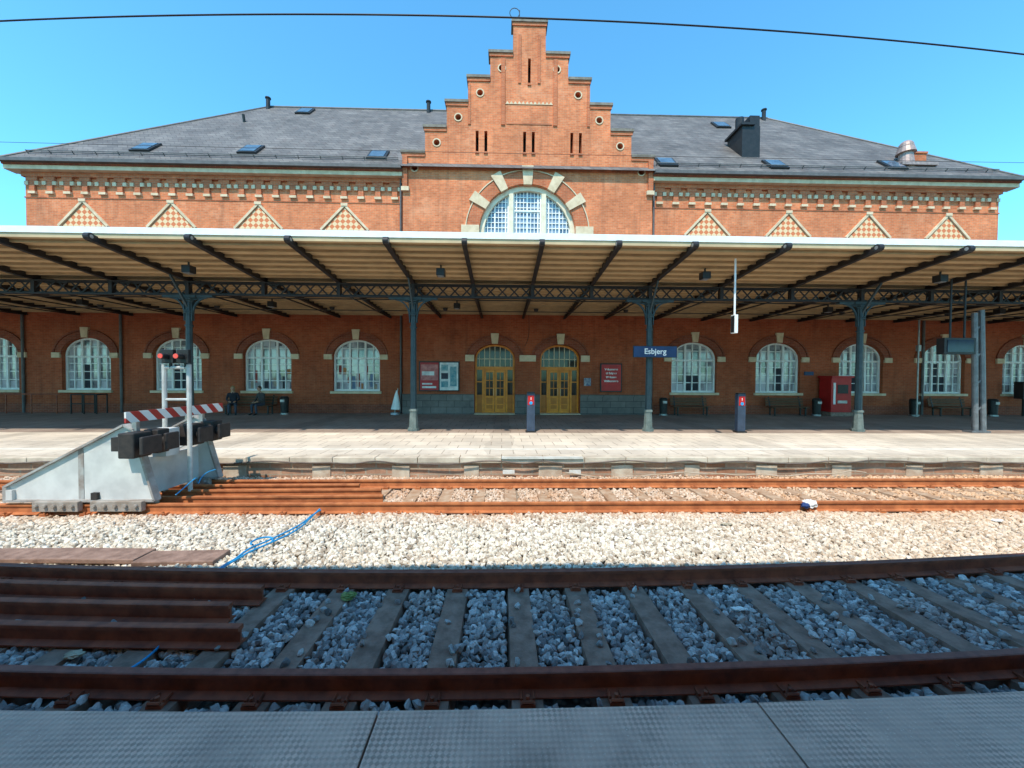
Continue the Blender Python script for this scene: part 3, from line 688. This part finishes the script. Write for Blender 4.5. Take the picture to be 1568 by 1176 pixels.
pn2=zone(-7,7,NE+.02,4.4,.07,lambda X,Y:np.full(X.shape,-.25),True,[yn-.75,yn+.75],(-24.9,.66,yn-1.28,yn+1.28))
ballast('ballast_gravel',np.concatenate([pn,pn2]),STN,.018,.042,1)
pm=zone(-13,13,4.42,6.72,.046,lambda X,Y:-.15-.05*np.clip((Y-6.2)/.5,0,1)-.03*np.clip((4.75-Y)/.3,0,1),False,[],None,.014)
pm=pm[(pm[:,1]>4.44+pm[:,0]**2/(2*RC))]
pf=zone(-18,20,6.7,9.2,.055,lambda X,Y:np.full(X.shape,-.205),False,[yfar-.75,yfar+.75],(-32.8,.66,yfar-1.28,yfar+1.28))
ballast('ballast_gravel',np.concatenate([pm,pf]),STW,.02,.04,5)
mb=MB(); mb.box(-40,40,5.0,6.4,-.33,-.185); mb.obj('ballast_shoulder',GROUNDP)
mb=MB(); mb.box(-40,40,6.4,9.24,-.33,-.225); mb.obj('ballast_bed',GROUNDP)

# ---------------- buffer stop ----------------
Bf=empty('buffer_stop')
pan=MB();fl=MB();ft=MB()
for yy in(yfar-.75,yfar+.75):
    q=[(-8.45,.06),(-5.95,.06),(-6.3,1.28),(-6.45,1.36),(-8.45,.3)]
    pan.prism(q,yy-.012,yy+.012)
    for a,b in zip(q,q[1:]+q[:1]): fl.beam((a[0],yy,a[1]),(b[0],yy,b[1]),.13,.035)
    fl.beam((-7.2,yy,.06),(-7.2,yy,.95),.09,.04)
    for x0,x1 in((-7.9,-7.15),(-6.95,-6.1)):
        ft.box(x0,x1,yy-.13,yy-.04,-.1,.07); ft.box(x0,x1,yy+.04,yy+.13,-.1,.07)
        n=5
        for i in range(n): x=x0+.08+i*(x1-x0-.16)/(n-1); ft.cyl((x,yy-.13,-.0),(x,yy-.17,-.0),.035,n=6)
pan.obj('side_plates',PLASTER,Bf); fl.obj('flanges',M('flange_grey',(.4,.39,.37),(.25,.2,.17),4),Bf); ft.obj('rail_clamps',M('clamp_grey',(.36,.32,.28),(.24,.19,.15),5),Bf,bevel=.008)
CH=M('charcoal_rubber',(.03,.026,.025),(.05,.04,.036),8,rough=.6)
mb=MB(); mb.box(-6.45,-6.28,6.5,8.6,.95,1.18,0); mb.box(-6.5,-6.16,7.2,7.5,.72,1.22,1)
mb.beam((-6.4,6.9,.9),(-7.9,6.9,.1),.08,.1,1); mb.beam((-6.4,8.1,.9),(-7.9,8.1,.1),.08,.1,1); mb.box(-8.4,-8.3,6.7,8.3,.08,.25,1); mb.box(-7,-6.9,6.7,8.3,.08,.2,0)
mb.box(-6.45,-6.35,6.8,8.2,.05,.72,1) 
mb.obj('crossbeam',[CH,PLASTER],Bf)
mb=MB()
for yy,w in((6.6,.17),(7.0,.12),(7.78,.16),(8.3,.14)):
    mb.box(-6.28,-6.02,yy-w,yy+w,.84,1.26); mb.cyl((-6.02,yy,1.05),(-5.9,yy,1.05),.09,n=12); mb.box(-5.92,-5.86,yy-w-.02,yy+w+.02,.9,1.2)
mb.obj('buffer_heads',CH,Bf,bevel=.02)
mb=MB(); mb.box(-6.23,-6.2,6.5,8.7,1.42,1.6,0); mb.obj('striped_board',STRIPE,Bf)
mb=MB()
for yy in(6.75,8.2): mb.box(-6.32,-6.24,yy-.03,yy+.03,1.1,1.58)
mb.obj('board_brackets',GREY,Bf)
S=empty('stop_signal')
PALE=M('pale_grey_post',(.6,.59,.56),(.45,.43,.4),5,rough=.5)
mb=MB(); 
for x in(-6.43,-5.97): mb.cyl((x,7.5,.0),(x,7.5,2.42),.04,n=10)
mb.cyl((-6.43,7.5,2.36),(-5.97,7.5,2.36),.03,n=8); mb.cyl((-6.43,7.5,1.75),(-5.97,7.5,1.75),.025,n=8); mb.obj('posts',PALE,S)
mb=MB()
for x in(-6.31,-6.03):
    mb.box(x-.11,x+.11,7.42,7.5,2.44,2.7); mb.cyl((x,7.42,2.57),(x,7.28,2.57),.055,n=14); mb.cyl((x,7.5,2.5),(x,7.5,2.34),.03,n=8)
mb.obj('heads',BLACK,S,bevel=.01)
mr_,nt,b=base('red_lens'); b.inputs['Base Color'].default_value=(.5,.03,.02,1); b.inputs['Roughness'].default_value=.15; b.inputs['Emission Color'].default_value=(1,.05,.03,1); b.inputs['Emission Strength'].default_value=.35
mb=MB()
for x in(-6.31,-6.03): mb.cyl((x,7.278,2.57),(x,7.27,2.57),.045,n=14)
mb.obj('lenses',mr_,S)

# ---------------- track-side things ----------------
mb=MB()
x=-9.5
while x<-3.7:
    w=rng.uniform(.9,1.1); y0=4.92+rng.uniform(-.03,.03)+max(0,(-x-4)*.035); a=rng.uniform(-.02,.02)
    mb.beam((x,y0+a,-.09+rng.uniform(-.01,.01)),(x+w-.03,y0-a,-.09+rng.uniform(-.015,.01)),.32,.06); x+=w
mb.obj('cable_trough_covers',CONC,bevel=.01)
def hose(pts,r=.013): tube('blue_hose',pts,r,BLUEP)
for k in range(2):
    hose([(-3.33+.07*k+(.05+.03*k)*math.sin(y*3.4+k)+.12*(y-4.6),y,-.09+.03*rng.random()) for y in np.arange(4.55,6.75,.16)])
hose([(-3.3+.12*math.cos(t),5.35+.16*math.sin(t),-.09+.01*t) for t in np.arange(0,5,.5)])
hose([(-5.75+.12*math.sin(t*1.3),6.9+t*.2,.1+.22*abs(math.sin(t))) for t in np.arange(0,5,.4)],.01)
hose([(-3.0+.03*math.sin(9*t),3.1+t,-.15) for t in np.arange(0,.45,.08)],.01)
def crumple(name,c,r,mat_,sc=(1,1,.5),seed=0):
    import bmesh
    bm=bmesh.new(); bmesh.ops.create_icosphere(bm,subdivisions=3,radius=r); rr=random.Random(seed)
    for v in bm.verts:
        k=rr.uniform(.65,1.15); v.co=Vector((v.co.x*sc[0]*k,v.co.y*sc[1]*k,v.co.z*sc[2]*k))+Vector(c)
    me=bpy.data.meshes.new(name); bm.to_mesh(me); bm.free(); me.materials.append(mat_); o=bpy.data.objects.new(name,me); scene.collection.objects.link(o); return o
crumple('plastic_bag',(5.55,6.75,-.04),.13,WHITE,(1.1,.7,.6),1)
crumple('blue_rag',(5.42,6.68,-.05),.07,M('blue_cloth',(.03,.06,.18),None,5),(1,1,.7),2)
LB=M('litter_blue',(.3,.5,.65),(.5,.6,.7),9); LT=M('litter_tan',(.5,.42,.3),None,9)
crumple('litter_paper',(-3.05,2.4,-.16),.045,WHITE,(1.4,.8,.4),3)
crumple('litter_paper',(-3.7,2.5,-.16),.06,LB,(1.8,.8,.4),4)
crumple('litter_paper',(-3.85,2.62,-.16),.04,WHITE,(1.8,.8,.4),14)
crumple('litter_paper',(-3.6,3.3,-.14),.05,LT,(1.6,1,.4),5)
crumple('litter_paper',(2.45,3.85,-.15),.04,WHITE,(2,.8,.3),6)
crumple('litter_paper',(3.6,6.0,-.11),.05,LT,(2,.8,.3),16)
crumple('litter_paper',(8.2,6.1,-.11),.06,WHITE,(1.5,.8,.3),17)
crumple('weed_tuft',(-1.65,4.15,-.15),.07,M('leaf_green',(.1,.17,.04),(.25,.28,.1),20),(1.3,1,.5),7)
mb=MB(); mb.beam((1.05,2.45,-.13),(1.2,2.33,-.1),.02,.012); mb.obj('metal_scrap',WHITE)

# ---------------- signs and furniture ----------------
def text(s,loc,size,mat_,parent,name='lettering'):
    cu=bpy.data.curves.new(name,'FONT'); cu.body=s; cu.size=size; cu.align_x='CENTER'; cu.align_y='CENTER'; cu.extrude=.003; cu.offset=.004; cu.materials.append(mat_)
    o=bpy.data.objects.new(name,cu); scene.collection.objects.link(o); o.location=loc; o.rotation_euler=(math.pi/2,0,0); o.parent=parent
SG=empty('station_name_sign')
mb=MB(); mb.box(4.62,6.14,13.4,13.46,2.93,3.3,0); mb.box(4.6,6.16,13.41,13.45,2.91,3.32,1); mb.box(5.2,5.34,13.46,13.62,3.0,3.25,1); mb.obj('panel',[BLUE,BLACK],SG)
text('Esbjerg',(5.38,13.395,3.12),.27,WHITE,SG)
def column_sign(x,y):
    E=empty('ticket_validator'); mb=MB(); mb.box(x-.14,x+.14,y-.09,y+.09,PF+.05,PF+1.35,0); mb.box(x-.11,x+.11,y-.1,y-.088,PF+.95,PF+1.28,1); mb.box(x-.18,x+.18,y-.13,y+.13,PF,PF+.05,2); mb.cyl((x,y-.1,PF+1.02),(x,y-.115,PF+1.02),.06,mi=3); mb.box(x-.13,x+.13,y-.085,y+.085,PF+1.35,PF+1.4,2)
    mb.obj('body',[M('validator_blue',(.05,.07,.11),None,5,rough=.3),RED,BLACK,BLUEP],E,bevel=.01); text('1',(x,y-.102,PF+1.17),.12,WHITE,E)
column_sign(1.01,13.4); column_sign(8.45,13.4)
E=empty('platform_clock'); xk=math.tan(math.atan((1123-784)/589)+math.radians(1.5))*11.4
mb=MB(); mb.cyl((xk,11.4,5.85),(xk,11.4,4.05),.03,n=8); mb.box(xk-.05,xk+.05,11.3,11.5,3.55,4.1,0); mb.box(xk-.06,xk-.05,11.32,11.48,3.58,4.07,1); mb.box(xk+.05,xk+.06,11.32,11.48,3.58,4.07,1); mb.obj('case_and_stem',[WHITE,BLACK],E,bevel=.01)
E=empty('departure_display'); mb=MB(); mb.box(14.9,16.0,12.6,12.85,3.05,3.6); mb.cyl((15.2,12.7,3.6),(15.2,12.7,5.6),.03); mb.cyl((15.7,12.7,3.6),(15.7,12.7,5.6),.03); mb.obj('housing',BLACK,E,bevel=.02)
mb=MB(); mb.box(15.0,15.9,12.585,12.6,3.12,3.53); mb.obj('screen',M('screen_dark',(.02,.03,.06),None,5,rough=.1),E)
E=empty('steel_mast'); mb=MB(); mb.cyl((17.2,13.5,PF),(17.05,13.5,4.6),.085,n=12); mb.cyl((17.5,13.5,PF),(17.3,13.5,4.7),.085,n=12); mb.box(16.9,17.6,13.35,13.65,PF,PF+.06)
for z in(1,2,3,4): mb.beam((17.1,13.5,z),(17.4,13.5,z+.2),.04,.06)
mb.obj('tubes',M('mast_grey',(.2,.21,.22),(.13,.14,.15),5,rough=.4,metal=.3),E)
def poster(name,x0,x1,z0,z1,mats_fn,y=YG-.09):
    E=empty(name); mb=MB(); mb.box(x0-.06,x1+.06,y-.02,y+.06,z0-.06,z1+.06); mb.obj('frame',BLACK,E,bevel=.008); mats_fn(E,x0,x1,z0,z1,y-.024)
def f1(E,x0,x1,z0,z1,y):
    xm=(x0+x1)/2; mb=MB(); mb.box(x0,xm-.03,y,y+.003,z0,z1,0); mb.box(x0+.04,xm-.07,y-.003,y-.0005,z0+.5,z1-.1,1); mb.box(xm+.03,x1,y,y+.003,z0,z1,2)
    mb.box(x0+.1,xm-.15,y-.004,y-.0005,z0+.1,z0+.2,2); mb.box(x0+.1,xm-.35,y-.004,y-.0005,z0+.28,z0+.36,2); mb.box(x0+.1,xm-.25,y-.006,y-.0035,z0+.75,z0+.95,2)
    for i in range(3): mb.box(xm+.1,xm+.45,y-.003,y-.0005,z0+.15+.42*i,z0+.45+.42*i,3+i%2)
    mb.box(xm+.55,x1-.08,y-.003,y-.0005,z0+.2,z1-.2,3)
    mb.obj('prints',[M('poster_red',(.5,.06,.06),None,3),M('poster_pink',(.6,.25,.22),(.4,.12,.12),5),M('poster_white',(.75,.75,.72),None,4),M('poster_teal',(.08,.25,.3),(.3,.4,.4),6),M('poster_ink',(.06,.06,.08),None,6)],E)
poster('poster_board',-4.14,-2.22,1.5,2.9,f1)
def f2(E,x0,x1,z0,z1,y):
    mb=MB(); mb.box(x0,x1,y,y+.003,z0,z1,0); mb.obj('print',RED,E)
    for i,s in enumerate(('Velkommen','til Esbjerg','Welcome','Willkommen')): text(s,((x0+x1)/2,y-.004,z1-.25-.2*i),.14,WHITE,E)
poster('welcome_sign',5.1,6.1,1.5,2.85,f2)
E=empty('opening_hours_sign'); mb=MB(); mb.box(4.2,4.55,YG-.14,YG-.1,1.75,2.15); mb.obj('panel',M('small_sign',(.1,.12,.2),(.4,.4,.4),8),E)
E=empty('opening_hours_sign'); mb=MB(); mb.box(16,16.5,Y0-.05,Y0-.01,2.35,2.55); mb.obj('panel',BLUE,E)
E=empty('ticket_machine'); x=17.25; mb=MB(); mb.box(x-.52,x+.52,19.1,19.85,PF+.2,PF+1.95,0); mb.box(x-.6,x+.6,19.0,19.9,PF,PF+.2,1); mb.box(x-.2,x+.35,19.08,19.1,PF+1.15,PF+1.6,2); mb.box(x-.2,x+.3,19.07,19.1,PF+.65,PF+.8,3); mb.box(x-.58,x+.58,19.0,19.9,PF+1.95,PF+2.05,0); mb.box(x-.42,x-.3,19.08,19.1,PF+.6,PF+1.7,4)
mb.obj('cabinet',[RED,CONC,BLACK,GREY,WHITE],E,bevel=.02)
def bin_(x,y=19.3):
    E=empty('litter_bin'); mb=MB(); mb.cyl((x,y,PF),(x,y,PF+.08),.2,.2,16,1); mb.cyl((x,y,PF+.08),(x,y,PF+.8),.17,.2,16,0); mb.cyl((x,y,PF+.8),(x,y,PF+.9),.22,.15,16,0); mb.box(x-.1,x+.1,y-.21,y-.17,PF+.62,PF+.74,1); mb.obj('body',[BLACK,GREY],E)
for x in(-10.75,8.2,16.15,21.3,25.5): bin_(x)
def bench(x0,x1,y=19.35):
    E=empty('bench'); mb=MB()
    for i in range(4): mb.box(x0,x1,y-.2+i*.115,y-.1+i*.115,PF+.42,PF+.455,0)
    for i in range(3): mb.beam((x0,y+.27+.03*i,PF+.55+.14*i),(x1,y+.27+.03*i,PF+.55+.14*i),.03,.11,0)
    for x in(x0+.2,x1-.2):
        mb.box(x-.03,x+.03,y-.2,y+.25,PF+.37,PF+.42,1); mb.box(x-.03,x+.03,y-.17,y-.12,PF,PF+.37,1); mb.box(x-.03,x+.03,y+.18,y+.23,PF,PF+.37,1); mb.beam((x,y+.22,PF+.4),(x,y+.36,PF+.95),.06,.03,1)
    mb.obj('slats_and_legs',[WOOD,BLACK],E)
bench(-13.75,-11.3); bench(8.7,10.6); bench(13.7,15.7); bench(22.4,24.4); 
E=empty('bicycle_rack'); mb=MB()
for i in range(3):
    x=-20.9+i*.6
    for a,b in(((x,19.2,PF),(x,19.2,PF+.95)),((x,19.2,PF+.95),(x,19.7,PF+.95)),((x,19.7,PF+.95),(x,19.7,PF))): mb.cyl(a,b,.03,n=8)
mb.cyl((-20.9,19.2,PF+.5),(-19.7,19.2,PF+.5),.025,n=8); mb.cyl((-20.9,19.2,PF+.95),(-19.7,19.2,PF+.95),.028,n=8); mb.obj('hoops',STEEL,E)
E=empty('handrail'); mb=MB(); mb.cyl((-29,19.4,PF+.95),(-21.6,19.4,PF+.95),.03,n=8)
for x in np.arange(-29,-21.5,1.2): mb.cyl((x,19.4,PF),(x,19.4,PF+.95),.025,n=8)
mb.obj('rail_and_posts',RUSTD,E)
E=empty('closed_parasol'); mb=MB(); x=-5.35; 
mb.cyl((x-.02,19.4,PF+.05),(x+.12,19.5,PF+1.3),.02,n=8,mi=1)
pts0=[(PF+.25,.24),(PF+.6,.17),(PF+.95,.1),(PF+1.2,.03)]
for (z0,r0),(z1,r1) in zip(pts0,pts0[1:]): mb.cyl((x+.05*(z0),19.42,z0),(x+.05*z1,19.44,z1),r0,r1,9,0)
mb.cyl((x,19.4,PF),(x,19.4,PF+.1),.25,.22,12,1); mb.obj('canopy_and_pole',[WHITE,GREY],E)
E=empty('information_cabinet'); mb=MB(); mb.box(27.0,27.6,19.2,19.6,PF+.9,PF+1.8); mb.box(27.25,27.35,19.35,19.45,PF,PF+.9); mb.obj('case',BLACK,E,bevel=.02)
E=empty('loudspeaker_post'); mb=MB(); mb.cyl((21.0,18.9,PF),(21.0,18.9,5.2),.035,n=8); mb.box(20.93,21.07,18.83,18.97,3.6,3.9); mb.obj('post',GREY,E)
tube('hanging_cable',[(C,19.0,5.25),(C+.02,18.9,4.6),(C-.0,19.2,4.1),(C-.15,19.5,3.75)],.012,BLACK)
tube('overhead_wire',[(x,3.57+.0085*x*x,5.5) for x in np.linspace(-24,24,31)],.007,STEEL)
tube('overhead_wire',[(x,7.5,6.52+.0002*x*x) for x in np.linspace(-60,60,21)],.004,STEEL)
mb=MB(); mb.cyl((-55,42,0),(-55,42,17),.15,n=6); mb.box(-55.4,-54.6,41.9,42.1,16,16.3); mb.obj('radio_mast',STEEL)

# ---------------- people ----------------
import bmesh
def person(loc,jacket,trouser,hair,longhair,lean=0.0,turn=0.0,hs=1.0):
    E=empty('seated_person'); bm=bmesh.new(); L=bm.verts.layers.skin.verify(); V={}
    def v(n,co,r,r2=None): 
        q=bm.verts.new(co); q[L].radius=(r,r2 or r); V[n]=q
    def e(a,b): bm.edges.new((V[a],V[b]))
    v('pel',(0,.02,.54),.15,.12); v('sp',(0,.03-lean*.3,.76),.135,.1); v('ch',(0,.03-lean*.7,.97),.165,.11); v('nk',(0,.0-lean,1.12),.055); v('hd',(0,-.01-lean*1.1,1.22),.05)
    e('pel','sp');e('sp','ch');e('ch','nk');e('nk','hd')
    for s,t in((-1,'l'),(1,'r')):
        v('hp'+t,(s*.1,-.02,.52),.095); v('kn'+t,(s*.14,-.44,.52),.068); v('cf'+t,(s*.14,-.42,.32),.06); v('an'+t,(s*.14,-.4,.1),.042); v('to'+t,(s*.16,-.58,.04),.038)
        e('pel','hp'+t);e('hp'+t,'kn'+t);e('kn'+t,'cf'+t);e('cf'+t,'an'+t);e('an'+t,'to'+t)
        v('sh'+t,(s*.19,.03-lean*.8,1.03),.065); v('el'+t,(s*.25,-.06-lean*.5,.76),.048); v('wr'+t,(s*.13,-.3,.68),.03); v('pa'+t,(s*.09,-.37,.665),.034,.018)
        e('ch','sh'+t);e('sh'+t,'el'+t);e('el'+t,'wr'+t);e('wr'+t,'pa'+t)
        for k in range(4):
            nm='f%d%s'%(k,t); v(nm,(s*(.055+.022*k)-s*.01,-.415+.004*abs(k-1.5),.655),.0095); v(nm+'b',(s*(.05+.022*k)-s*.01,-.445,.628),.008); e('pa'+t,nm); e(nm,nm+'b')
        v('th'+t,(s*.04,-.375,.67),.011); e('pa'+t,'th'+t)
    V['pel'][L].use_root=True
    me=bpy.data.meshes.new('b'); bm.to_mesh(me); bm.free(); t=bpy.data.objects.new('b',me); scene.collection.objects.link(t)
    t.modifiers.new('s','SKIN'); sb=t.modifiers.new('u','SUBSURF'); sb.levels=2; sb.render_levels=2
    bpy.context.view_layer.update(); m2=bpy.data.meshes.new_from_object(t.evaluated_get(bpy.context.evaluated_depsgraph_get())); bpy.data.objects.remove(t)
    m2.materials.clear()
    for m_ in(jacket,trouser,SKIN,BLACK): m2.materials.append(m_)
    for p in m2.polygons:
        c=p.center; p.use_smooth=True
        if c.z>1.1: k=2
        elif c.z<.13: k=3
        elif c.y<-.31 and .6<c.z<.75: k=2
        elif c.z<.6: k=1
        else: k=0
        p.material_index=k
    o=bpy.data.objects.new('body',m2); scene.collection.objects.link(o); o.parent=E
    h=MB(); hc=(0,-.03-lean*1.15,1.3)
    h.sph(hc,.1,16,12,0,(.8,.95,1.18)); h.sph((0,hc[1]+.022,hc[2]+.03),.108,16,12,1,(.84,.93,1.05))
    h.cyl((0,hc[1]-.088,hc[2]+.015),(0,hc[1]-.115,hc[2]-.02),.008,.014,6,0)
    for s in(-1,1): h.sph((s*.032,hc[1]-.085,hc[2]+.015),.012,8,6,2); h.sph((s*.08,hc[1],hc[2]),.02,8,6,0,(.5,1,1.4))
    h.box(-.025,.025,hc[1]-.094,hc[1]-.085,hc[2]-.05,hc[2]-.042,3)
    if longhair: h.sph((0,hc[1]+.05,hc[2]-.09),.09,12,8,1,(.95,.55,1.6))
    o=h.obj('head',[SKIN,hair,BLACK,RED],E,smooth=True)
    E.location=loc; E.rotation_euler=(0,0,turn); return E
dk=M('coat_dark',(.03,.03,.04),None,8); nv=M('jeans_dark',(.07,.075,.1),None,8); gr=M('jacket_charcoal',(.07,.06,.06),None,8)
person((-13.25,19.3,PF-.03),dk,nv,M('hair_blonde',(.45,.28,.12),None,9),True,.04,.5)
person((-11.85,19.3,PF-.03),gr,nv,M('hair_brown',(.08,.05,.03),None,9),False,.1,-.35)

# ---------------- light, sky, camera ----------------
d=Vector((.22,.6,-1)).normalized()
sl_=bpy.data.lights.new('sun','SUN'); sl_.energy=5.0; sl_.angle=math.radians(.5); sl_.color=(1,.91,.78)
so=bpy.data.objects.new('sun',sl_); scene.collection.objects.link(so); so.rotation_euler=d.to_track_quat('-Z','Y').to_euler()
w=bpy.data.worlds.new('World'); scene.world=w; w.use_nodes=True; nt=w.node_tree
bg=nt.nodes['Background']; sk_=nt.nodes.new('ShaderNodeTexSky'); sk_.sky_type='NISHITA'; sk_.sun_disc=False
sk_.sun_elevation=math.asin(-d.z); sk_.sun_rotation=math.atan2(-d.x,-d.y)%(2*math.pi); sk_.air_density=1.0; sk_.dust_density=.2; sk_.ozone_density=1.0
c=mix(nt,1.0,sk_.outputs[0],(1.0,2.25,2.5),'MULTIPLY')
nt.links.new(c,bg.inputs['Color']); bg.inputs['Strength'].default_value=.15
cam=bpy.data.cameras.new('camera'); co=bpy.data.objects.new('camera',cam); scene.collection.objects.link(co); scene.camera=co
cam.sensor_width=36; cam.lens=589/1568*36; cam.clip_start=.05; cam.clip_end=2000
Mx=Matrix.Rotation(math.radians(-1.5),4,'Z')@Matrix.Rotation(math.radians(90-1.17),4,'X')@Matrix.Rotation(math.radians(.3),4,'Z')
Mx.translation=(0,0,EYE); co.matrix_world=Mx
